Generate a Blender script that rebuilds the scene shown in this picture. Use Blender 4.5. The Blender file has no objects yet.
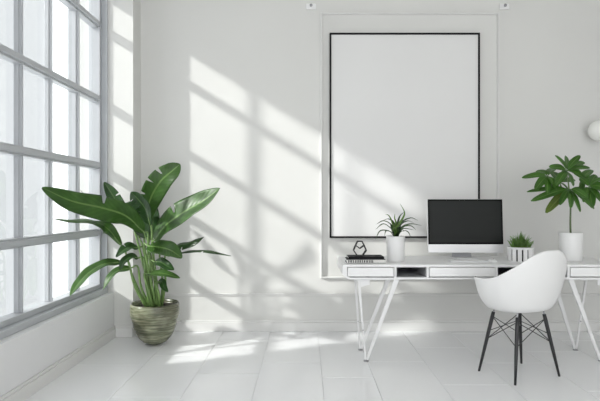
import bpy, bmesh, math, random
from mathutils import Vector, Matrix
random.seed(7)
C = bpy.context.scene.collection
PI = math.pi
# ------------------------------------------------------------------ helpers
F, CX, CY, H = 520.0, 306.0, 205.0, 1.2
def at(px, py, Y):
    """point of the room seen at (px,py) when it stands Y metres into the room"""
    return Vector(((px-CX)*Y/F, Y, H-(py-CY)*Y/F))

def mat(name, col, rough=0.5, metal=0.0, noise=0.03, scale=6.0, bump=0.0, bscale=60, spec=0.5, coat=0.0, stretch=None):
    m = bpy.data.materials.new(name); m.use_nodes = True
    nt = m.node_tree; b = nt.nodes['Principled BSDF']
    b.inputs['Roughness'].default_value = rough; b.inputs['Metallic'].default_value = metal
    b.inputs['Specular IOR Level'].default_value = spec
    b.inputs['Coat Weight'].default_value = coat
    tc = nt.nodes.new('ShaderNodeTexCoord'); n = nt.nodes.new('ShaderNodeTexNoise')
    n.inputs['Scale'].default_value = scale; n.inputs['Detail'].default_value = 3
    src = tc.outputs['Object']
    if stretch:
        mp = nt.nodes.new('ShaderNodeMapping'); mp.inputs['Scale'].default_value = stretch
        nt.links.new(src, mp.inputs['Vector']); src = mp.outputs['Vector']
    nt.links.new(src, n.inputs['Vector'])
    r = nt.nodes.new('ShaderNodeValToRGB')
    r.color_ramp.elements[0].position = .3; r.color_ramp.elements[1].position = .7
    r.color_ramp.elements[0].color = tuple(max(0, c*(1-noise)) for c in col)+(1,)
    r.color_ramp.elements[1].color = tuple(min(1, c*(1+noise)) for c in col)+(1,)
    nt.links.new(n.outputs['Fac'], r.inputs['Fac']); nt.links.new(r.outputs['Color'], b.inputs['Base Color'])
    if bump:
        n2 = nt.nodes.new('ShaderNodeTexNoise'); n2.inputs['Scale'].default_value = bscale
        bp = nt.nodes.new('ShaderNodeBump'); bp.inputs['Strength'].default_value = bump; bp.inputs['Distance'].default_value = .002
        nt.links.new(tc.outputs['Object'], n2.inputs['Vector']); nt.links.new(n2.outputs['Fac'], bp.inputs['Height'])
        nt.links.new(bp.outputs['Normal'], b.inputs['Normal'])
    return m

M = {}
M['wall'] = mat('wall_plaster', (.69,.688,.666), .85, noise=.012, scale=1.5, bump=.08, bscale=120)
M['trim'] = mat('trim_paint', (.73,.727,.712), .5, noise=.01)
M['sillwall'] = mat('white_wall', (.76,.76,.765), .7, noise=.015, scale=2, bump=.05)
M['tile'] = mat('white_tile', (.90,.905,.915), .10, noise=.02, scale=1.2)
M['grout'] = mat('grout', (.78,.78,.79), .8)
M['winmetal'] = mat('window_metal', (.47,.485,.505), .35, metal=.0, noise=.03, scale=4)
M['deskwhite'] = mat('white_lacquer', (.83,.83,.83), .3, noise=.01)
M['drawerwhite'] = mat('drawer_white', (.86,.86,.86), .3, noise=.01)
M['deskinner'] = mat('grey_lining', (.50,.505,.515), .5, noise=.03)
M['legwhite'] = mat('white_metal', (.82,.82,.82), .28, noise=.01)
M['screw'] = mat('steel', (.35,.35,.36), .3, metal=.9)
M['plastic'] = mat('shell_plastic', (.83,.83,.825), .32, noise=.008)
M['blackwood'] = mat('black_stain', (.018,.018,.02), .4, noise=.2, scale=20)
M['blackwire'] = mat('black_wire', (.02,.02,.02), .35, noise=.1)
M['blackframe'] = mat('black_frame', (.008,.008,.009), .6, noise=.1, spec=.15)
M['paper'] = mat('blank_canvas', (.74,.738,.73), .6, noise=.008, scale=2)
M['screen'] = mat('dark_screen', (.016,.018,.017), .3, noise=.05, scale=2, spec=.12)
M['bezel'] = mat('black_bezel', (.003,.003,.003), .4, noise=.1, spec=.08)
M['alu'] = mat('silver_aluminium', (.78,.78,.79), .35, metal=.25, noise=.01)
M['alu_dark'] = mat('stand_metal', (.42,.42,.44), .35, metal=.4, noise=.02)
M['ceramic'] = mat('white_ceramic', (.82,.82,.815), .3, noise=.01)
M['soil'] = mat('soil', (.035,.028,.02), .95, noise=.5, scale=60, bump=.8, bscale=90)
M['bark'] = mat('green_bark', (.09,.13,.05), .6, noise=.2, scale=30)
M['stalk'] = mat('leaf_stalk', (.16,.27,.08), .4, noise=.12, scale=10)
M['globe'] = mat('opal_glass', (.86,.86,.82), .25, noise=.01)
M['bookblack'] = mat('book_black', (.012,.012,.013), .6, noise=.1, spec=.1)
M['bookpaper'] = mat('book_pages', (.72,.72,.70), .7, noise=.06, scale=10, stretch=(1,1,60))
M['brickpale'] = mat('pale_render', (.38,.385,.39), .9, noise=.01, scale=.6)

def ceramic_streaks():
    m = bpy.data.materials.new('streaked_glaze'); m.use_nodes = True
    nt = m.node_tree; b = nt.nodes['Principled BSDF']; b.inputs['Roughness'].default_value = .22
    tc = nt.nodes.new('ShaderNodeTexCoord')
    mp = nt.nodes.new('ShaderNodeMapping'); mp.inputs['Scale'].default_value = (3.0,3.0,42)
    n = nt.nodes.new('ShaderNodeTexNoise'); n.inputs['Scale'].default_value = 1.6; n.inputs['Detail'].default_value = 6; n.inputs['Roughness'].default_value=.65
    n2 = nt.nodes.new('ShaderNodeTexNoise'); n2.inputs['Scale'].default_value = 5; n2.inputs['Detail'].default_value = 2
    L = nt.links.new
    L(tc.outputs['Object'], mp.inputs['Vector']); L(mp.outputs['Vector'], n.inputs['Vector']); L(tc.outputs['Object'], n2.inputs['Vector'])
    r = nt.nodes.new('ShaderNodeValToRGB'); e = r.color_ramp.elements
    e[0].position=.30; e[0].color=(.055,.06,.035,1); e[1].position=.72; e[1].color=(.42,.43,.31,1)
    x=e.new(.46); x.color=(.15,.165,.10,1); x=e.new(.56); x.color=(.27,.28,.19,1)
    mx = nt.nodes.new('ShaderNodeMix'); mx.data_type='RGBA'; mx.blend_type='MULTIPLY'; mx.inputs['Factor'].default_value=.75
    r2 = nt.nodes.new('ShaderNodeValToRGB'); r2.color_ramp.elements[0].position=.42; r2.color_ramp.elements[1].position=.55
    r2.color_ramp.elements[0].color=(.45,.43,.40,1); r2.color_ramp.elements[1].color=(1,1,1,1)
    L(n.outputs['Fac'], r.inputs['Fac']); L(n2.outputs['Fac'], r2.inputs['Fac'])
    L(r.outputs['Color'], mx.inputs['A']); L(r2.outputs['Color'], mx.inputs['B']); L(mx.outputs['Result'], b.inputs['Base Color'])
    bp = nt.nodes.new('ShaderNodeBump'); bp.inputs['Strength'].default_value=.5; bp.inputs['Distance'].default_value=.004
    L(n.outputs['Fac'], bp.inputs['Height']); L(bp.outputs['Normal'], b.inputs['Normal'])
    return m
M['glaze'] = ceramic_streaks()

def leaf_mat(name, col, rib, vein_scale=14, rough=.35, trans=.25):
    """UV.x runs along the leaf, UV.y across it: pale midrib and oblique veins"""
    m = bpy.data.materials.new(name); m.use_nodes = True
    nt = m.node_tree; L = nt.links.new; b = nt.nodes['Principled BSDF']; b.inputs['Roughness'].default_value = rough
    out = nt.nodes['Material Output']
    tc = nt.nodes.new('ShaderNodeTexCoord'); sp = nt.nodes.new('ShaderNodeSeparateXYZ'); L(tc.outputs['UV'], sp.inputs['Vector'])
    def math_(op, a, b_=None, c=None):
        n = nt.nodes.new('ShaderNodeMath'); n.operation = op
        for i, v in enumerate((a, b_, c)):
            if v is None: continue
            if isinstance(v, (int, float)): n.inputs[i].default_value = v
            else: L(v, n.inputs[i])
        return n.outputs[0]
    d = math_('ABSOLUTE', math_('SUBTRACT', sp.outputs['Y'], .5))            # 0 at midrib
    ribf = math_('LESS_THAN', d, .035)
    v = math_('SINE', math_('MULTIPLY', math_('SUBTRACT', sp.outputs['X'], math_('MULTIPLY', d, .35)), vein_scale*2*PI))
    vf = math_('MULTIPLY_ADD', v, .5, .5)
    nz = nt.nodes.new('ShaderNodeTexNoise'); nz.inputs['Scale'].default_value = 9; L(tc.outputs['Object'], nz.inputs['Vector'])
    r = nt.nodes.new('ShaderNodeValToRGB'); r.color_ramp.elements[0].position=.3; r.color_ramp.elements[1].position=.75
    r.color_ramp.elements[0].color = tuple(c*.65 for c in col)+(1,); r.color_ramp.elements[1].color = tuple(c*1.35 for c in col)+(1,)
    L(nz.outputs['Fac'], r.inputs['Fac'])
    m1 = nt.nodes.new('ShaderNodeMix'); m1.data_type='RGBA'; m1.blend_type='MULTIPLY'; L(math_('MULTIPLY', vf, .30), m1.inputs['Factor'])
    L(r.outputs['Color'], m1.inputs['A']); m1.inputs['B'].default_value = (.45,.5,.4,1)
    m2 = nt.nodes.new('ShaderNodeMix'); m2.data_type='RGBA'; L(ribf, m2.inputs['Factor']); L(m1.outputs['Result'], m2.inputs['A']); m2.inputs['B'].default_value = rib+(1,)
    L(m2.outputs['Result'], b.inputs['Base Color'])
    bp = nt.nodes.new('ShaderNodeBump'); bp.inputs['Strength'].default_value=.35; bp.inputs['Distance'].default_value=.002; L(vf, bp.inputs['Height']); L(bp.outputs['Normal'], b.inputs['Normal'])
    t = nt.nodes.new('ShaderNodeBsdfTranslucent'); t.inputs['Color'].default_value = (col[0]*1.6, col[1]*1.7, col[2]*.8, 1)
    mx = nt.nodes.new('ShaderNodeMixShader'); mx.inputs['Fac'].default_value = trans
    L(b.outputs['BSDF'], mx.inputs[1]); L(t.outputs['BSDF'], mx.inputs[2]); L(mx.outputs['Shader'], out.inputs['Surface'])
    return m
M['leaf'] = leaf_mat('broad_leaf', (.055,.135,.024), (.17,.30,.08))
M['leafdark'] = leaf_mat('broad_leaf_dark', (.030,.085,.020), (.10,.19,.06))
M['umbleaf'] = leaf_mat('umbrella_leaf', (.060,.170,.020), (.15,.30,.06), 9, .3)
M['umbyellow'] = leaf_mat('umbrella_leaf_yellowing', (.11,.17,.020), (.2,.28,.05), 9, .3)
M['spike'] = leaf_mat('strap_leaf', (.050,.095,.040), (.06,.11,.04), 3, .4)
M['spikelight'] = leaf_mat('strap_leaf_pale', (.12,.22,.05), (.14,.25,.06), 3, .4)
M['grass'] = leaf_mat('tuft_leaf', (.15,.30,.065), (.2,.36,.09), 2, .45)

def glass():
    m = bpy.data.materials.new('clear_glass'); m.use_nodes = True
    nt = m.node_tree; L = nt.links.new; nt.nodes.remove(nt.nodes['Principled BSDF'])
    t = nt.nodes.new('ShaderNodeBsdfTransparent'); t.inputs['Color'].default_value=(.97,.98,.98,1)
    g = nt.nodes.new('ShaderNodeBsdfGlossy'); g.inputs['Roughness'].default_value=.02
    f = nt.nodes.new('ShaderNodeFresnel'); f.inputs['IOR'].default_value = 1.45
    n = nt.nodes.new('ShaderNodeTexNoise'); n.inputs['Scale'].default_value=2
    mx = nt.nodes.new('ShaderNodeMixShader')
    ml = nt.nodes.new('ShaderNodeMath'); ml.operation='MULTIPLY'; L(f.outputs[0], ml.inputs[0]); ml.inputs[1].default_value = .25
    L(ml.outputs[0], mx.inputs['Fac']); L(t.outputs[0], mx.inputs[1]); L(g.outputs[0], mx.inputs[2])
    L(mx.outputs[0], nt.nodes['Material Output'].inputs['Surface'])
    return m
M['glass'] = glass()

def tag(o, label=None, cat=None, group=None, kind=None):
    if label: o['label'] = label
    if cat: o['category'] = cat
    if group: o['group'] = group
    if kind: o['kind'] = kind
    return o
def empty(name, loc, rz=0):
    o = bpy.data.objects.new(name, None); C.objects.link(o); o.location = loc; o.rotation_euler = (0,0,rz)
    o.empty_display_size = .1
    return o
def obj(name, bm, m, parent=None, smooth=False, bevel=0, origin=None, solid=0, subsurf=0, autos=False):
    """links bm as one mesh; coordinates are the parent's own (or the room's when there is no parent)"""
    bmesh.ops.recalc_face_normals(bm, faces=bm.faces) if not solid else None
    me = bpy.data.meshes.new(name)
    if origin is not None: bmesh.ops.translate(bm, verts=bm.verts, vec=-Vector(origin))
    bm.to_mesh(me); bm.free()
    me.materials.append(m)
    o = bpy.data.objects.new(name, me); C.objects.link(o)
    if origin is not None: o.location = origin
    if parent: o.parent = parent
    if smooth:
        for p in me.polygons: p.use_smooth = True
    if solid:
        s = o.modifiers.new('s','SOLIDIFY'); s.thickness = solid; s.offset = 0
    if subsurf:
        s = o.modifiers.new('ss','SUBSURF'); s.levels = subsurf; s.render_levels = subsurf
    if bevel:
        b = o.modifiers.new('b','BEVEL'); b.width = bevel; b.segments = 2; b.limit_method = 'ANGLE'; b.angle_limit = .7
    return o
def box(bm, x0,x1,y0,y1,z0,z1):
    v = [bm.verts.new((x,y,z)) for x in (x0,x1) for y in (y0,y1) for z in (z0,z1)]
    for f in ((0,1,3,2),(4,6,7,5),(0,4,5,1),(2,3,7,6),(0,2,6,4),(1,5,7,3)): bm.faces.new([v[i] for i in f])
def boxm(*a):
    bm = bmesh.new(); box(bm, *a); return bm
def frame_of(T):
    up = Vector((0,0,1)) if abs(T.z) < .9 else Vector((1,0,0))
    a = T.cross(up).normalized(); return a, T.cross(a).normalized()
def crom(P, n):
    P = [Vector(p) for p in P]
    if len(P) == 2: return [P[0].lerp(P[1], i/(n-1)) for i in range(n)]
    Q = [2*P[0]-P[1]] + P + [2*P[-1]-P[-2]]; out = []
    for i in range(n):
        t = i/(n-1)*(len(P)-1); k = min(int(t), len(P)-2); t -= k
        a,b,c,d = Q[k:k+4]
        out.append(.5*((2*b)+(c-a)*t+(2*a-5*b+4*c-d)*t*t+(3*b-a-3*c+d)*t**3))
    return out
def tube(bm, pts, rad, seg=8, closed=False):
    pts = [Vector(p) for p in pts]; n = len(pts)
    if not isinstance(rad, (list,tuple)): rad = [rad]*n
    rings = []; a = None
    for i, p in enumerate(pts):
        if closed: T = (pts[(i+1)%n]-pts[i-1]).normalized()
        else: T = (pts[min(i+1,n-1)]-pts[max(i-1,0)]).normalized()
        if a is None: a, b = frame_of(T)
        else:
            a = (a - T*a.dot(T)).normalized(); b = T.cross(a)
        rings.append([bm.verts.new(p+rad[i]*(math.cos(2*PI*k/seg)*a+math.sin(2*PI*k/seg)*b)) for k in range(seg)])
    for i in range(n if closed else n-1):
        A, B = rings[i], rings[(i+1)%n]
        for k in range(seg): bm.faces.new((A[k],A[(k+1)%seg],B[(k+1)%seg],B[k]))
    if not closed:
        bm.faces.new(rings[0][::-1]); bm.faces.new(rings[-1])
def lathe(bm, prof, seg=48, c=(0,0,0)):
    rings = []
    for r, z in prof:
        if r < 1e-5: rings.append([bm.verts.new((c[0],c[1],c[2]+z))])
        else: rings.append([bm.verts.new((c[0]+r*math.cos(2*PI*k/seg), c[1]+r*math.sin(2*PI*k/seg), c[2]+z)) for k in range(seg)])
    for A, B in zip(rings, rings[1:]):
        for k in range(seg):
            k2 = (k+1)%seg
            if len(A)==1 and len(B)==1: continue
            if len(A)==1: bm.faces.new((A[0],B[k2],B[k]))
            elif len(B)==1: bm.faces.new((A[k],A[k2],B[0]))
            else: bm.faces.new((A[k],A[k2],B[k2],B[k]))
    return bm
def blade(bm, pts, W, nrm, fold=.15, n=22, m=6, prof='oval', cuts=(), wav=0.0, seed=0, curl=0.0):
    """leaf blade along pts, half width W, facing nrm; cuts = ((t, side), ...) splits reaching in from the edge"""
    uvl = bm.loops.layers.uv.verify(); rnd = random.Random(seed)
    P = crom(pts, n); N0 = Vector(nrm).normalized(); rows = []
    for i, p in enumerate(P):
        t = i/(n-1)
        T = (P[min(i+1,n-1)]-P[max(i-1,0)]).normalized()
        B = T.cross(N0)
        if B.length < .05: B = T.cross(Vector((.3,-.5,1)))
        B.normalize(); N = B.cross(T).normalized()
        if prof == 'oval': w = math.sin(PI*min(1,t**.85*.985+.012))**.62
        elif prof == 'obov': w = .06 if t<.1 else (max(.02,math.sin(PI/2*(t-.08)/.54))**.9 if t<.62 else math.sqrt(max(.03,1-((t-.62)/.385)**2)))
        elif prof == 'strap': w = (1-t**2.2)*(.55+.45*min(1,t*4))+.02
        else: w = (1-t)*.95+.03
        row = []
        for j in range(m+1):
            s = 2*j/m-1; ww = w
            for (ct, side) in cuts:
                if s*side > .2 and abs(t-ct) < .6/(n-1)+1e-6: ww = w*(.35 if abs(s) > .9 else .8 if abs(s) < .5 else .5)
            z = fold*abs(s)**1.3*W*ww + curl*s*s*W*ww + wav*W*math.sin(t*17+seed+(2 if s>0 else 0))*abs(s)
            row.append((bm.verts.new(p + B*s*W*ww + N*z), t, j/m))
        rows.append(row)
    for A, Bb in zip(rows, rows[1:]):
        for j in range(m):
            q = (A[j],A[j+1],Bb[j+1],Bb[j])
            f = bm.faces.new([x[0] for x in q]); f.smooth = True
            for lp, x in zip(f.loops, q): lp[uvl].uv = (x[1], x[2])
    return bm

# ------------------------------------------------------------------ setting
YW, XL, YP, XP = 4.95, -1.745, 4.73, -1.573      # back wall, left wall face, pier front, pier right side
TOP = 3.7
S = lambda o: tag(o, kind='structure')
# floor of long white tiles
bm = bmesh.new()
xs = [-1.745]+[-1.22,-.78,-.335,.11,.47,.91,1.36,1.81,2.26,2.71,3.16,3.6]
offs = [3.9,3.25,3.7,3.05,3.62,3.08,3.47,3.95,3.35,3.7,3.1,3.6]
g = .0016
for i in range(len(xs)-1):
    x0, x1 = xs[i]+g, xs[i+1]-g
    ys = [-2.0]+[offs[i]+k*.9 for k in range(-7,3) if -1.8 < offs[i]+k*.9 < YW-.08]+[YW]
    for a, b in zip(ys, ys[1:]):
        box(bm, x0, x1, a+g, b-g, -.012, 0)
o = obj('floor', bm, M['tile']); S(o); b=o.modifiers.new('b','BEVEL'); b.width=.0018; b.segments=2
gr = obj('grout_bed', boxm(XL,3.6,-2,YW,-.05,-.004), M['grout'], o)
# back wall with pier
o = obj('wall_back', boxm(XP,3.6,YW,YW+.2,-.05,TOP), M['wall']); S(o)
o = obj('wall_pier', boxm(-2.1,XP,YP,YW+.2,-.05,TOP), M['wall']); S(o)
# left wall: low wall under the window, solid wall nearer the camera, lintel above
WY0, WY1, SILL, HEAD = 2.86, YP, .405, 3.23
bm = bmesh.new()
box(bm, -2.1, XL, -2, WY1, -.05, SILL)
box(bm, -2.1, XL, -2, WY1, HEAD, TOP)
box(bm, -2.1, XL, -2, WY0, SILL, HEAD)
o = obj('wall_left', bm, M['sillwall']); S(o)
S(obj('wall_right', boxm(3.6,3.8,-2,YW+.2,-.05,TOP), M['wall']))
S(obj('ceiling', boxm(-2.1,3.6,-2,YW+.2,TOP,TOP+.15), M['wall']))
S(obj('sun_blocker_outside', boxm(-3.36,-2.1,2.66,2.84,-.5,6), M['brickpale']))  # unseen slab added outside to keep sun off the right of the room
# baseboards with a small stepped cap
def base(name, segs):
    bm = bmesh.new()
    for (x0,x1,y0,y1) in segs: box(bm, x0,x1,y0,y1, 0, .085)
    for (x0,x1,y0,y1) in segs:
        e = .008
        box(bm, x0+(e if x1-x0<.1 and name!='baseboard_left' else 0), x1-(e if name=='baseboard_left' else 0), y0+(e if y1-y0<.1 else 0), y1, .085, .105)
    o = obj(name, bm, M['trim'], bevel=.003); S(o)
base('baseboard_back', [(XP,3.6,YW-.02,YW)])
base('baseboard_pier', [(XL+.02,XP,YP-.02,YP)])
bm = bmesh.new(); box(bm, XL,XL+.02,-2,YP,0,.085); box(bm, XL,XL+.012,-2,YP,.085,.105)
S(obj('baseboard_left', bm, M['trim'], bevel=.003))
# dado line on the back wall
bm = bmesh.new(); box(bm, XP,3.6,YW-.010,YW,.338,.352); box(bm, XP,3.6,YW-.016,YW,.352,.360)
S(obj('trim_1', bm, M['trim'], bevel=.003))
# picture-panel moulding round the artwork
def ring(bm, x0,x1,z0,z1,w,d, y=YW):
    for (a,b,c,e) in ((x0,x0+w,z0,z1),(x1-w,x1,z0,z1),(x0+w,x1-w,z0,z0+w),(x0+w,x1-w,z1-w,z1)):
        box(bm, a,b,y-d,y,c,e)
bm = bmesh.new(); ring(bm, .133,1.838,.50,3.03,.022,.012); ring(bm, .139,1.832,.506,3.024,.012,.028)
S(obj('trim_2', bm, M['trim'], bevel=.003))
# window
XG = -1.90
W1 = bmesh.new()
box(W1, -1.97, -1.80, WY1-.018, WY1, SILL, HEAD)           # end jamb
box(W1, -1.97, -1.80, WY0, WY0+.035, SILL, HEAD)
box(W1, -1.97, -1.80, WY0, WY1, HEAD-.05, HEAD)
box(W1, -1.97, -1.80, WY0, WY1, SILL, SILL+.045)
box(W1, -1.94, -1.855, WY1-.05, WY1-.018, SILL+.045, HEAD-.05)
box(W1, -1.94, -1.85, WY0+.035, WY1-.05, SILL+.045, SILL+.085)
w1 = obj('window_1', W1, M['winmetal'], bevel=.004); S(w1)
for y, t in ((4.285,.017),(3.83,.014),(3.43,.015),(2.99,.013)):
    bm = bmesh.new(); box(bm, XG-(.055 if y>4 else .022), XG+.012, y-t, y+t, SILL+.085, HEAD-.05); box(bm, XG-.012, XG+.032, y-t*.5, y+t*.5, SILL+.085, HEAD-.05)
    obj('mullion', bm, M['winmetal'], w1, bevel=.003)
for z in (2.826,2.159,1.556,.953):
    bm = bmesh.new(); box(bm, XG-.03, XG+.030, WY0+.035, WY1-.05, z-.032, z+.032); box(bm, XG-.012, XG+.052, WY0+.035, WY1-.05, z-.018, z+.018)
    obj('rail', bm, M['winmetal'], w1, bevel=.003)
obj('pane', boxm(XG-.022,XG-.018, WY0+.03, WY1-.045, SILL+.08, HEAD-.045), M['glass'], w1)
# pale building over the way, seen through the nearer panes
bm = bmesh.new(); box(bm, -14,-8, 9.5,16.0,-3,9)
box(bm, -14.1,-7.9, 9.4,16.1,9,9.2)
o = obj('neighbouring_building', bm, M['brickpale']); tag(o, 'pale plain facade seen through the left window panes', 'building')

# ------------------------------------------------------------------ framed blank artwork
xa, xb, za, zb = .224, 1.646, .888, 2.830
root = empty('picture_frame', (0,YW,za)); tag(root, 'large blank white canvas in a thin black frame hanging on the back wall', 'picture frame')
def P_(bm, o): bmesh.ops.translate(bm, verts=bm.verts, vec=-Vector(o)); return bm
bm = bmesh.new()
for (a,b,c,e) in ((xa,xa+.016,za,zb),(xb-.016,xb,za,zb),(xa+.016,xb-.016,za,za+.016),(xa+.016,xb-.016,zb-.016,zb)): box(bm,a,b,YW-.032,YW,c,e)
obj('frame', P_(bm,(0,YW,za)), M['blackframe'], root)
obj('canvas', P_(boxm(xa+.014,xb-.014,YW-.022,YW-.002,za+.014,zb-.014),(0,YW,za)), M['paper'], root)
# two small wall brackets above the panel
for i,(x,lab) in enumerate(((.048,'small white wall bracket above the left corner of the panel moulding'),(1.886,'small white wall bracket above the right corner of the panel moulding'))):
    r = empty('wall_bracket', (x,YW,3.086)); tag(r, lab, 'bracket', 'small wall brackets above the picture')
    obj('plate', boxm(-.045,.045,-.014,0,-.027,.027), M['deskwhite'], r, bevel=.003)
    bm = bmesh.new(); tube(bm, [(0,-.014,.004),(0,-.034,.004)], .009, 12); tube(bm,[(0,-.03,.004),(0,-.036,.004)],.014,12)
    obj('hook', bm, M['screw'], r, smooth=True)

# ------------------------------------------------------------------ desk
DX0, DX1, DY0, DY1 = .278, 2.45, 3.97, 4.66
ZT, ZB = .745, .632
desk = empty('desk', ((DX0+DX1)/2, (DY0+DY1)/2, 0)); tag(desk, 'long white writing desk with drawers, open cubbies and splayed V-shaped metal legs', 'desk')
O = Vector(desk.location)
def D(bm): bmesh.ops.translate(bm, verts=bm.verts, vec=-O); return bm
# carcass: tapering ends
bm = bmesh.new()
def prism(bm, poly, y0, y1):
    A = [bm.verts.new((x,y0,z)) for x,z in poly]; B = [bm.verts.new((x,y1,z)) for x,z in poly]; n=len(poly)
    bm.faces.new(A); bm.faces.new(B[::-1])
    for i in range(n): bm.faces.new((A[i],B[i],B[(i+1)%n],A[(i+1)%n]))
prism(bm, [(DX0,ZT-.012),(DX0+.012,ZT),(DX1-.012,ZT),(DX1,ZT-.012),(DX1,ZT-.018),(DX0,ZT-.018)], DY0, DY1)
obj('desktop', D(bm), M['deskwhite'], desk)
bm = bmesh.new()
prism(bm, [(DX0,ZT-.018),(DX0,.668),(DX0+.045,ZB),(DX1-.045,ZB),(DX1,.668),(DX1,ZT-.018),(DX1-.022,ZT-.018),(DX1-.022,.672),(DX1-.055,ZB+.014),(DX0+.055,ZB+.014),(DX0+.022,.672),(DX0+.022,ZT-.018)], DY0, DY1)
for x in (.682,.93,1.455,2.006): box(bm, x-.008,x+.008, DY0+.001,DY1-.012, ZB+.014, ZT-.018)
box(bm, DX0+.022,DX0+.037,DY0+.001,DY1-.01,.665,ZT-.018); box(bm, DX1-.037,DX1-.022,DY0+.001,DY1-.01,.665,ZT-.018)
box(bm, DX0+.03, DX1-.03, DY1-.02, DY1-.005, ZB+.01, ZT-.018)
obj('carcass', D(bm), M['deskwhite'], desk)
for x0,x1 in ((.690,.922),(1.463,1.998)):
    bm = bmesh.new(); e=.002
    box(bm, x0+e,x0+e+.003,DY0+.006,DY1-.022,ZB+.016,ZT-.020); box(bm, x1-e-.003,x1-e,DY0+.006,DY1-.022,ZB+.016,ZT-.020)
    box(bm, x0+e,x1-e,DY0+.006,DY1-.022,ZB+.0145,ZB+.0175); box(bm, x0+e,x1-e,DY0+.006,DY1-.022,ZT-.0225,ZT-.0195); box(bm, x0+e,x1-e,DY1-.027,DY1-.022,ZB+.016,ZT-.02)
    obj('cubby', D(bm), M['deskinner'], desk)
for x0,x1 in ((.316,.672),(.940,1.445),(2.016,2.394)):
    bm = bmesh.new(); z0,z1 = ZB+.021,ZT-.0215
    box(bm, x0+.003,x1-.003,DY0-.004,DY0+.014,z0+.001,z1-.001)
    box(bm, x0+.012,x1-.012,DY0+.014,DY0+.45,z0+.004,z1-.02)
    obj('drawer', D(bm), M['drawerwhite'], desk, bevel=.0015)
# V legs: flat bars, two per corner meeting at the foot
def bar(bm, a, b, w0, w1, d):
    a, b = Vector(a), Vector(b); T=(b-a).normalized(); s = T.cross(Vector((0,1,0))).normalized(); y=Vector((0,d/2,0))
    r=[]
    for p,w in ((a,w0),(b,w1)):
        r.append([bm.verts.new(p+s*sx*w/2+y*sy) for sx,sy in ((-1,-1),(1,-1),(1,1),(-1,1))])
    bm.faces.new(r[0][::-1]); bm.faces.new(r[1])
    for k in range(4): bm.faces.new((r[0][k],r[0][(k+1)%4],r[1][(k+1)%4],r[1][k]))
def mx(x): return DX0+DX1-x
for flip in (0,1):
    for y in (3.995, 4.30):
        f = mx if flip else (lambda x: x)
        bm = bmesh.new(); foot = .462 if y < 4 else (.500 if flip else .450)
        bar(bm, (f(.405),y,ZB-.004), (f(foot-.005),y,.012), .020,.012,.014)
        bar(bm, (f(.695),y,ZB-.004), (f(foot+.006),y,.012), .038,.018,.014)
        box(bm, *(sorted((f(.385),f(.72)))), y-.02,y+.02, ZB-.005, ZB)          # fixing plate
        prism(bm, [(f(.405),ZB),(f(.49),ZB),(f(.49),ZB-.045),(f(.412),ZB-.065)], y-.004,y+.004)
        leg = obj('leg', D(bm), M['legwhite'], desk, bevel=.0015)
        bm = bmesh.new(); tube(bm, [(f(foot),y,0),(f(foot),y,.006),(f(foot),y,.014)], [.020,.020,.008], 16)
        obj('foot_pad', D(bm), M['screw'], leg)
        bm = bmesh.new()
        for q in (.62,):
            z = ZB*(1-q); x=f(.405+(foot-.005-.405)*q); tube(bm, [(x,y-.007,z),(x,y-.010,z)], .005, 8)
        obj('screw', D(bm), M['screw'], leg)
for flip in (0,1):
    f = mx if flip else (lambda x: x)
    obj('cross_bar', D(boxm(*sorted((f(.52),f(.545))), 4.01,4.285,ZB-.012,ZB)), M['legwhite'], desk)

# ------------------------------------------------------------------ computer
mon = empty('desktop_computer', (1.352,4.46,ZT)); tag(mon, 'silver all-in-one desktop computer with a blank black screen standing on the desk', 'computer')
w2, tilt = .319, math.radians(4)
def tl(bm):   # tilt the display backwards about its lower edge, then put it in place
    bmesh.ops.rotate(bm, verts=bm.verts, cent=(0,0,0), matrix=Matrix.Rotation(-tilt,3,'X')); bmesh.ops.translate(bm, verts=bm.verts, vec=(0,-.06,.050)); return bm
bm = bmesh.new()
prof=[(-.006,0),(-.006,.456),(.006,.456),(.030,.33),(.042,.2),(.030,.08),(.006,0)]
A=[bm.verts.new((-w2,y,z)) for y,z in prof]; B=[bm.verts.new((w2,y,z)) for y,z in prof]
bm.faces.new(A); bm.faces.new(B[::-1])
for i in range(len(prof)): j=(i+1)%len(prof); bm.faces.new((A[i],B[i],B[j],A[j]))
dsp = obj('display_housing', tl(bm), M['alu'], mon, bevel=.004)
bz = obj('bezel', tl(boxm(-w2+.002,w2-.002,-.0095,-.005,.072,.454)), M['bezel'], dsp, bevel=.002)
obj('screen', tl(boxm(-w2+.017,w2-.017,-.0115,-.008,.086,.439)), M['screen'], dsp)
bm = bmesh.new()
box(bm, -.095,.095,-.10,.09,0,.007)
obj('stand_base', bm, M['alu'], mon, bevel=.003)
bm = bmesh.new()
v=[]
for (y,z,w) in ((.055,.007,.085),(.05,.10,.07),(.0,.20,.06)):
    v.append([bm.verts.new((sx*w,y+dy,z)) for sx,dy in ((-1,0),(1,0),(1,.008),(-1,.008))])
bm.faces.new(v[0][::-1]); bm.faces.new(v[-1])
for a,b in zip(v,v[1:]):
    for k in range(4): bm.faces.new((a[k],a[(k+1)%4],b[(k+1)%4],b[k]))
obj('stand_neck', bm, M['alu_dark'], mon)
# keyboard
kb = empty('keyboard', (1.300,4.20,ZT)); tag(kb, 'slim white keyboard lying on the desk in front of the computer', 'keyboard')
obj('base', boxm(-.145,.145,-.058,.058,0,.006), M['alu'], kb, bevel=.002)
bm = bmesh.new()
for r in range(5):
    for c in range(14):
        x=-.138+c*.0198; y=-.052+r*.021
        if r==0 and 3<c<9: continue
        box(bm, x,x+.0165,y,y+.0175,.006,.0095)
box(bm, -.138+4*.0198,-.138+4*.0198+.096,-.052,-.0345,.006,.0095)
obj('keys', bm, M['deskwhite'], kb)
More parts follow.
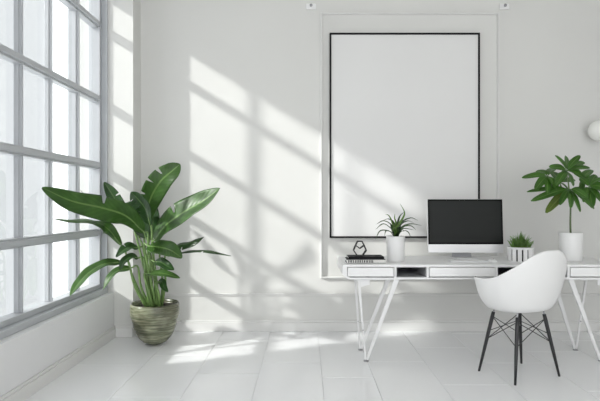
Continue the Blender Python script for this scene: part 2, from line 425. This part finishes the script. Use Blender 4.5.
# mouse
ms = empty('computer_mouse', (1.505,4.20,ZT)); tag(ms, 'small white computer mouse lying to the right of the keyboard', 'mouse')
bm = bmesh.new(); bmesh.ops.create_uvsphere(bm, u_segments=24, v_segments=12, radius=1)
for v in bm.verts: v.co = Vector((v.co.x*.030, v.co.y*.054, max(0,v.co.z)*.022*(1-.25*v.co.y)))
obj('body', bm, M['plastic'], ms, smooth=True)
bm = bmesh.new(); tube(bm, [(-.002,-.026,.0225),(.002,-.026,.0225)], .004, 10); obj('scroll_wheel', bm, M['alu_dark'], ms)

# ------------------------------------------------------------------ books and wire ornament
def book(x0,x1,y0,y1,z,h,label,cover,sp_mat,rz=0):
    cx,cy=(x0+x1)/2,(y0+y1)/2; r = empty('book',(cx,cy,z),rz); tag(r,label,'book','books stacked on the desk')
    w,d=(x1-x0)/2,(y1-y0)/2
    bm=bmesh.new(); box(bm,-w,w,-d,d,0,.003); box(bm,-w,w,-d,d,h-.003,h); obj('cover',bm,cover,r)
    obj('pages',boxm(-w+.006,w-.004,-d+.006,d-.004,.003,h-.003),M['bookpaper'],r)
    sp=obj('spine',boxm(-w,w-(.0),-d,-d+.003,.003,h-.003),sp_mat,r)
    return r,sp,w,d
zt = ZT
r,sp,w,d = book(.318,.622,4.06,4.24,zt,.030,'thick white-spined book with dark lettering, lower of the two stacked on the desk end',M['bookblack'],M['bookpaper'])
bm=bmesh.new(); rn=random.Random(3); x=-w+.012
while x < w-.10:
    ww=rn.choice((.005,.007,.009)); hh=.0145
    k=rn.random()
    box(bm,x,x+.0065,-d-.0008,-d+.001,.006,.010+hh)
    if k<.5: box(bm,x+.0025,x+ww,-d-.0008,-d+.001,.008,.011)
    if k>.3: box(bm,x+.0025,x+ww,-d-.0008,-d+.001,.0195,.0225)
    if k>.6: box(bm,x+ww-.0025,x+ww,-d-.0008,-d+.001,.008,.0225)
    x+=ww+.0065
obj('lettering',bm,M['bookblack'],sp)
book(.330,.610,4.065,4.235,zt+.0302,.020,'thin black book lying on top of the white-spined book',M['bookblack'],M['bookblack'],.02)
zo = zt+.0504
o_ = empty('wire_ornament',(.427,4.13,zo)); tag(o_,'small black geometric wire ornament standing on the black book','ornament')
bm=bmesh.new(); rw=.0045
def poly(pts,close=True):
    n=len(pts)
    for i in range(n if close else n-1):
        tube(bm,[pts[i],pts[(i+1)%n]],rw,6)
for y in (-.022,.022):
    poly([(-.022,y,.004),(-.050,y*1.2,.045),(-.034,y,.085),(0,y*.8,.060),(.034,y,.085),(.050,y*1.2,.045),(.022,y,.004)])
    poly([(-.034,y,.085),(-.018,y*.8,.117),(.018,y*.8,.117),(.034,y,.085)],False)
    poly([(0,y*.8,.060),(0,y*.8,.117)],False) if False else None
for (x,z,k) in ((-.022,.004,1),(-.050,.045,1.2),(-.034,.085,1),(-.018,.117,.8),(.018,.117,.8),(.034,.085,1),(.050,.045,1.2),(.022,.004,1)):
    tube(bm,[(x,-.022*k,z),(x,.022*k,z)],rw,6)
obj('wire',bm,M['blackwire'],o_)

# ------------------------------------------------------------------ potted plants on the desk
def pot_cyl(root, r0, r1, h, m, th=.007, seg=48):
    bm=bmesh.new(); lathe(bm,[(0,0),(r0-.006,0),(r0,.006),(r1,h-.004),(r1-.002,h),(r1-th,h),(r1-th,h-.03),(0,h-.03)],seg)
    obj('pot',bm,m,root,smooth=True,bevel=.0)
    for p in root.children[0].data.polygons: pass
    bm=bmesh.new(); lathe(bm,[(0,h-.014),(r1-th-.0005,h-.016),(r1-th-.0005,h-.029),(0,h-.029)],32)
    obj('soil',bm,M['soil'],root)
# strap-leaved plant
Yp=4.20; pr=empty('potted_strap_plant',(at(395.6,0,Yp).x,Yp,ZT)); tag(pr,'spiky strap-leaved plant in a white cylindrical pot between books and computer','potted plant')
pot_cyl(pr,.070,.076,.205,M['ceramic'])
base_=Vector(pr.location)
def L_(px,py,Y): return at(px,py,Y)-base_
straps=[((398,226,4.17),(404.5,214,4.16),(400,203.5,4.16),.011,'spikelight'),
 ((393,225,4.2),(389,216,4.19),(385.5,214.5,4.18),.010,'spikelight'),
 ((390,224,4.2),(383,221,4.15),(376,224.5,4.1),.010,'spike'),
 ((390,228,4.15),(383,224,4.1),(375.5,229.5,4.05),.010,'spike'),
 ((388,231,4.12),(380,231,4.06),(375.5,239.5,4.03),.009,'spike'),
 ((391,232,4.1),(386,231,4.05),(384.5,236,4.02),.008,'spike'),
 ((402,222,4.22),(411,218,4.2),(418,220.5,4.18),.009,'spike'),
 ((404,226,4.2),(412,224,4.2),(421.5,225.5,4.2),.009,'spike'),
 ((404,227,4.15),(411,226,4.1),(416,230,4.05),.009,'spike'),
 ((402,229,4.12),(408,229,4.06),(414,230,4.0),.008,'spike'),
 ((403,231,4.1),(408,232,4.04),(411,238,4.0),.008,'spike'),
 ((398,222,4.25),(400,216,4.3),(404,212,4.34),.009,'spike'),
 ((393,222,4.25),(388,219,4.32),(382,221,4.36),.009,'spike'),
 ((401,224,4.26),(408,221,4.33),(414,223,4.38),.009,'spike'),
 ((396,229,4.1),(394,228,4.02),(391,233,3.97),.009,'spikelight'),
 ((398,228,4.1),(401,227,4.03),(404,232,3.98),.009,'spike'),
 ((395.6,222,4.2),(394.5,218,4.2),(395,213.5,4.2),.008,'spikelight')]
for i,(a,b,c,w,mm) in enumerate(straps):
    root0=Vector((random.uniform(-.012,.012),random.uniform(-.012,.012),.187))
    pts=[root0,Vector((L_(*a).x*.5,L_(*a).y*.5,(.187+L_(*a).z)/2+.006)),L_(*a),L_(*b),L_(*c)]
    bm=bmesh.new(); blade(bm,pts,w*1.2,(.1*math.sin(i*2),-.6,.8),fold=.35,n=20,m=4,prof='strap',seed=i)
    obj('leaf',bm,M[mm],pr,solid=.0012)
# tuft plant in a slatted planter
Yq=4.20; x_=at(520.5,0,Yq).x
tr=empty('potted_grass_plant',(x_,Yq,ZT)); tag(tr,'low tufted green plant in a white ribbed planter with dark slots','potted plant')
bm=bmesh.new(); lathe(bm,[(0,0.004),(.086,.004),(.088,.105),(.080,.105),(.080,.085),(0,.085)],12); obj('inner_pot',bm,M['bookblack'],tr)
n=14
bm=bmesh.new()
lathe(bm,[(.087,.100),(.101,.100),(.102,.117),(.085,.117),(.085,.104),(.087,.100)],56); 
obj('rim',bm,M['ceramic'],tr)
bm=bmesh.new(); lathe(bm,[(0,0),(.093,0),(.093,.006),(0,.006)],40); obj('base',bm,M['ceramic'],tr)
for k in range(n):
    a=2*PI*(k+.5)/n; bm=bmesh.new(); box(bm,-.0155,.0155,-.004,.006,.004,.101)
    bmesh.ops.transform(bm,verts=bm.verts,matrix=Matrix.Rotation(a+PI/2,4,'Z')@Matrix.Translation((0,-.094,0)))
    obj('slat',bm,M['ceramic'],tr,bevel=.0015)
bm=bmesh.new(); lathe(bm,[(0,.101),(.079,.099),(.079,.086),(0,.086)],32); obj('soil',bm,M['soil'],tr)
bm=bmesh.new(); rn=random.Random(5)
for i in range(150):
    a=rn.uniform(0,2*PI); rr=rn.uniform(0,.062); l=rn.uniform(.09,.165)*(1-.35*rr/.07)
    lean=rn.uniform(.15,.75)*(.3+rr/.055)
    b0=Vector((rr*math.cos(a),rr*math.sin(a),.097)); dr=Vector((math.cos(a+rn.uniform(-.5,.5)),math.sin(a+rn.uniform(-.5,.5)),0))
    p1=b0+Vector((0,0,l*.55))+dr*l*lean*.35; p2=b0+Vector((0,0,l*(.95-.25*lean)))+dr*l*lean*.85
    if (p2.xy).length>.1: p2.x*=.1/p2.xy.length; p2.y*=.1/p2.xy.length
    blade(bm,[b0,p1,p2],rn.uniform(.005,.008),(math.cos(a)*.6,math.sin(a)*.6-.3,.8),fold=.3,n=7,m=2,prof='tip',seed=i)
o=obj('foliage',bm,M['grass'],tr,solid=.001); o['kind']='stuff'
# umbrella plant
Yu=4.22; ur=empty('potted_umbrella_plant',(at(570.7,0,Yu).x,Yu,ZT)); tag(ur,'green umbrella plant with a thin trunk in a tall white cylindrical pot','potted plant')
pot_cyl(ur,.086,.089,.232,M['ceramic'])
base_=Vector(ur.location)
bm=bmesh.new()
trunk=[Vector((0,0,.205)),L_(570.3,222,4.22),L_(570.5,205,4.22),L_(569,190,4.21),L_(568,180,4.2)]
tube(bm,crom(trunk,14),[.008-.003*i/13 for i in range(14)],10); obj('trunk',bm,M['bark'],ur,smooth=True)
whorls=[ # centre, list of tips (px,py,Y), normal
 ((567,171,4.18),[(555,155.5,4.22),(580,155.5,4.22),(590,168,4.16),(586,179,4.08),(573,186,4.02),(556,186,4.04),(549,167,4.15),(566,156,4.30),(584,162,4.30)]),
 ((548,176,4.16),[(522,178,4.12),(535,190,4.05),(547,194,4.02),(536,171,4.28),(555,168,4.3),(557,190,4.04)]),
 ((570,189,4.10),[(531,201,4.02),(546,213,3.98),(527,192,4.10),(580,212,3.98),(594,209,4.02),(560,205,3.96),(588,198,4.02),(570,208,3.94)]),
 ((589,187,4.2),[(603,178,4.14),(609,188,4.10),(602,203,4.05),(583,202,4.06),(592,208,4.04),(580,178,4.30),(596,175,4.3),(610,196,4.1)]),
 ((560,183,4.32),[(543,182,4.42),(552,172,4.46),(566,170,4.48),(575,180,4.46),(572,196,4.40),(550,196,4.40),(560,205,4.34)]),
 ((582,180,4.38),[(592,170,4.48),(602,180,4.46),(598,192,4.40),(580,196,4.38),(572,168,4.50)])]
bm=bmesh.new()
for (c,tips) in whorls:
    p=L_(*c); tube(bm,crom([L_(570,200,4.22),(L_(570,200,4.22)+p)/2+Vector((0,0,-.02)),p],8),.003,6)
obj('branch',bm,M['stalk'],ur,smooth=True)
k=0
for (c,tips) in whorls:
    p=L_(*c)
    for t in tips:
        q=L_(*t); d_=q-p; mid=(p+q)/2+Vector((0,0,.012)); k+=1
        # keep the leaf near its measured length
        nrm=Vector((.55*math.sin(k*1.7),-.7,.65+.35*math.cos(k*2.1)))
        bm=bmesh.new(); blade(bm,[p,p.lerp(q,.25)+Vector((0,0,.012)),mid,q],.033+.005*math.sin(k*2.3),nrm,fold=.25,n=20,m=4,prof='obov',seed=k)
        obj('leaf',bm,M['umbyellow'] if k in(17,) else M['umbleaf'],ur,solid=.001)

# ------------------------------------------------------------------ big floor plant
Yb=4.50; br=empty('potted_floor_plant',(at(155,0,Yb).x,Yb,0)); tag(br,'large banana-leaved plant in a streaked green-brown glazed pot on the floor','potted plant')
base_=Vector(br.location)
prof=[(0,0),(.050,0),(.066,.006),(.102,.024),(.138,.062),(.164,.110),(.182,.160),(.188,.195),(.194,.222),(.206,.252),(.209,.285),(.207,.320),(.204,.345),(.198,.356),(.190,.354),(.188,.335),(.185,.30),(0,.30)]
bm=bmesh.new(); lathe(bm,prof,64); obj('pot',bm,M['glaze'],br,smooth=True)
bm=bmesh.new(); lathe(bm,[(0,.330),(.1,.326),(.1865,.322),(.184,.302),(0,.302)],40); obj('soil',bm,M['soil'],br)
# (blade points), half width, normal, mat, fold, cuts, profile
big=[
 ([(145,222,4.5),(150,200,4.46),(160,182,4.42),(172,171,4.42),(180,164,4.44)],.100,(.35,-.9,.3),'leaf',.25,((.45,-1),(.6,-1),(.3,-1))),
 ([(155,240,4.42),(165,226,4.33),(184,212,4.24),(203,201,4.18),(220,188.5,4.12)],.115,(-.35,-.85,.5),'leaf',.22,((.40,-1),)),
 ([(144,232,4.40),(126,216,4.22),(103,208,4.04),(72,201,3.82),(42,187.5,3.58)],.098,(-.1,-.97,.2),'leaf',-.15,((.5,1),)),
 ([(121,245,4.38),(108,229,4.24),(92,221,4.08),(72,220,3.90),(53,219,3.74)],.058,(-.2,-.85,.5),'leaf',-.2,()),
 ([(122,262,4.35),(104,264,4.22),(90,272,4.10),(79,283,4.0),(70,296,3.92)],.058,(-.3,-.9,.4),'leaf',.2,()),
 ([(131,268,4.42),(120,270,4.36),(111,276,4.30),(103,290,4.26)],.046,(-.5,-.8,.3),'leaf',.2,()),
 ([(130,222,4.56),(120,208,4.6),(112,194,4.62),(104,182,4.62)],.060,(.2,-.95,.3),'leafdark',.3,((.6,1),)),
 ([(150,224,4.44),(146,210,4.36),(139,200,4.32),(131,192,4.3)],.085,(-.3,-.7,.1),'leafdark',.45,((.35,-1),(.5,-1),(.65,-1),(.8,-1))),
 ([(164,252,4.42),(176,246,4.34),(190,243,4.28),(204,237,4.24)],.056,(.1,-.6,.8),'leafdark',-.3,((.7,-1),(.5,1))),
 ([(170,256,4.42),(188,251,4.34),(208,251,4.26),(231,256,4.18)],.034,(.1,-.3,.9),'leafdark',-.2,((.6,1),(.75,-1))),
 ([(148,246,4.30),(158,247,4.2),(170,250,4.12),(182,258,4.06)],.080,(.1,-.75,.65),'leaf',.1,()),
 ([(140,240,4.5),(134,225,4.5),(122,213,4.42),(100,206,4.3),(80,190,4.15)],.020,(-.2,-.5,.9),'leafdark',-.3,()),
 ([(148,274,4.38),(156,273,4.30),(166,274,4.24),(180,278,4.20)],.045,(.1,-.6,.8),'leaf',.15,()),
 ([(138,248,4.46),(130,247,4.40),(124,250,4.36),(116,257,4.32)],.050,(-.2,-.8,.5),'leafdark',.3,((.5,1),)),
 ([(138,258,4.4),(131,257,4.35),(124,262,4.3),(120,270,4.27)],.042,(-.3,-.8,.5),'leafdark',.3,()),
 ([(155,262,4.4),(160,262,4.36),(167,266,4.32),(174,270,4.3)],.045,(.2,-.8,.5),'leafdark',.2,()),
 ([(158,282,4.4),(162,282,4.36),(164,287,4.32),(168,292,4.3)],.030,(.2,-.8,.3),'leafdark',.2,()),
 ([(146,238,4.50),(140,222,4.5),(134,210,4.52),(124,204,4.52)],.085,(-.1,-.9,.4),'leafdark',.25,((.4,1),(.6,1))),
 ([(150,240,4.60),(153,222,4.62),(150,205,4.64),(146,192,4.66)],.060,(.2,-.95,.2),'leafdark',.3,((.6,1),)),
]
roots=[(-.03,.02),(.03,.0),(-.05,-.02),(-.07,-.01),(-.06,-.05),(-.05,.0),(-.03,.05),(.0,.03),(.05,.02),(.06,-.01),(.02,-.04),(-.02,.06),(.0,-.06),(-.04,.03),(-.02,-.05),(.03,-.03),(.05,-.04),(-.01,.0),(.02,.06)]
for i,((pts,w,nrm,mm,fold,cuts),(rx,ry)) in enumerate(zip(big,roots)):
    P=[L_(*p) for p in pts]; bm=bmesh.new()
    blade(bm,P,w,nrm,fold=fold,n=72,m=10,cuts=cuts,wav=.05,seed=i)
    lf=obj('leaf',bm,M[mm],br,solid=.0014)
    s0=Vector((rx,ry,.325)); d0=(P[0]-P[1]).normalized(); ln=(P[0]-s0).length
    mid=s0.lerp(P[0],.5)+Vector((rx*.6,ry*.6,0))*.5+d0*ln*.06
    pre=P[0]+d0*min(.06,ln*.2)
    bm=bmesh.new(); tip=P[0].lerp(P[1],.5)
    path=crom([s0,mid,pre,P[0],tip],18)
    tube(bm,path,[.0125-.0085*j/17 for j in range(18)],8)
    obj('stalk',bm,M['stalk'],lf,smooth=True)
# ------------------------------------------------------------------ shell chair
ch=empty('armchair',(1.512,3.700,0)); tag(ch,'white moulded shell armchair on splayed black legs drawn up to the desk','chair')
Fd=Vector((-.43,.90,0)).normalized(); Rd=Vector((Fd.y,-Fd.x,0))     # the chair's front and right
def cw(r,f,z): return Rd*r+Fd*f+Vector((0,0,z))
bm=bmesh.new(); NA,NT=72,16
def smooth(a,b,x): t=max(0,min(1,(x-a)/(b-a))); return t*t*(3-2*t)
grid=[]
for i in range(NA):
    th=2*PI*i/NA                     # 0 = front, PI = back
    c,s=math.cos(th),math.sin(th); ab=abs(((th+PI)%(2*PI))-PI)
    # plan radius (superellipse), rim height
    a_,b_=.318,(.209 if c>0 else .250)
    e_=2.6 if c>0 else 2.6-.45*c*c; R=(abs(s/a_)**e_+abs(c/b_)**e_)**(-1/e_)
    hz=.475+.222*smooth(.42,.95,ab)+.205*smooth(1.55,2.98,ab)
    row=[]
    for j in range(NT+1):
        t=j/NT
        front=1-smooth(.7,1.15,ab)
        fr=math.sin(t*PI/2)**.66
        rise=max(0,(t-.40)/.60)**1.30
        flare=1+.02*smooth(.85,1,t)*smooth(.8,1.2,ab)*(1-smooth(2.0,2.7,ab))
        z=.482+(hz-.482)*rise - .012*math.cos(t*PI/2)
        if front>0: z-=.020*front*smooth(.8,1,t)
        back=smooth(1.9,2.9,ab)
        rr=R*(fr*(.92+.08*t))*flare + back*.03*rise
        row.append(bm.verts.new(cw(rr*s,rr*c,z)))
    grid.append(row)
for i in range(NA):
    A,B=grid[i],grid[(i+1)%NA]
    for j in range(1,NT): bm.faces.new((A[j],B[j],B[j+1],A[j+1]))
cv=bm.verts.new(cw(0,0,.468))
for i in range(NA): bm.faces.new((cv,grid[(i+1)%NA][1],grid[i][1]))
for r in grid: bm.verts.remove(r[0])
bmesh.ops.recalc_face_normals(bm,faces=bm.faces)
o=obj('seat_shell',bm,M['plastic'],ch,smooth=True,solid=.010,subsurf=1)
# legs
tops=[(-.125,.105),(.125,.105),(-.125,-.105),(.125,-.105)]; feet=[(-.212,.165),(.212,.165),(-.212,-.165),(.212,-.165)]
T3=[cw(a,b,.455) for a,b in tops]; F3=[cw(a,b,0) for a,b in feet]
for t,f in zip(T3,F3):
    bm=bmesh.new(); p0=t.lerp(f,.05); tube(bm,[p0,t.lerp(f,.15),t.lerp(f,.6),t.lerp(f,1)],[.012,.0135,.012,.008],16)
    lg=obj('leg',bm,M['blackwood'],ch,smooth=True)
    bm=bmesh.new(); tube(bm,[t+Vector((0,0,.012)),t.lerp(f,.02),t.lerp(f,.13)+Rd*0],[.006,.006,.004],8)
    obj('bracket',bm,M['screw'],lg)
bm=bmesh.new()
for a,b in ((0,1),(2,3),(0,2),(1,3)):
    for t0,t1 in ((.12,.48),(.48,.12)):
        tube(bm,[T3[a].lerp(F3[a],t0),T3[b].lerp(F3[b],t1)],.003,6)
for a,b in ((0,3),(1,2)):
    tube(bm,[T3[a].lerp(F3[a],.35),cw(0,0,.38),T3[b].lerp(F3[b],.35)],.0028,6)
obj('wire_brace',bm,M['blackwire'],ch)
bm=bmesh.new()
for a,b in ((0,1),(2,3),(0,2),(1,3)): tube(bm,[T3[a]+Vector((0,0,.010)),T3[b]+Vector((0,0,.010))],.006,8)
obj('seat_mount',bm,M['screw'],ch)

# ------------------------------------------------------------------ globe lamp at the right edge
gl=empty('wall_lamp',(at(599.3,0,4.835).x,4.835,H+74.5*4.835/F)); tag(gl,'round white opal globe lamp on the wall at the right edge','lamp')
bm=bmesh.new(); bmesh.ops.create_uvsphere(bm,u_segments=40,v_segments=24,radius=.098); obj('globe',bm,M['globe'],gl,smooth=True)
bm=bmesh.new(); tube(bm,[(0,.09,0),(0,.110,0)],.018,16); tube(bm,[(0,.105,0),(0,.115,0)],.028,24); obj('wall_mount',bm,M['deskwhite'],gl,smooth=False)

# ------------------------------------------------------------------ light
w=bpy.data.worlds.new('World'); bpy.context.scene.world=w; w.use_nodes=True
nt=w.node_tree; bg=nt.nodes['Background']; bg.inputs['Color'].default_value=(.97,.985,1,1); bg.inputs['Strength'].default_value=2.2
sd=Vector((2.15,1.0,-.615*2.15)).normalized()
sl=bpy.data.lights.new('sun','SUN'); sl.energy=3.5; sl.angle=math.radians(2.0); sl.color=(1,.985,.95)
so=bpy.data.objects.new('sun',sl); C.objects.link(so); so.rotation_euler=sd.to_track_quat('-Z','Y').to_euler(); so.location=(-6,0,6)
# ------------------------------------------------------------------ camera
cd=bpy.data.cameras.new('camera'); cam=bpy.data.objects.new('camera',cd); C.objects.link(cam)
cam.location=(0,0,H); cam.rotation_euler=(PI/2,0,0); cd.sensor_width=36; cd.lens=36*F/600
cd.shift_x=-(CX-300)/600; cd.shift_y=(CY-200.5)/600; cd.clip_start=.05
sc=bpy.context.scene; sc.camera=cam
sc.view_settings.view_transform='Standard'; sc.view_settings.look='None'; sc.view_settings.gamma=1; sc.view_settings.use_curve_mapping=False
sc.view_settings.exposure=0.25
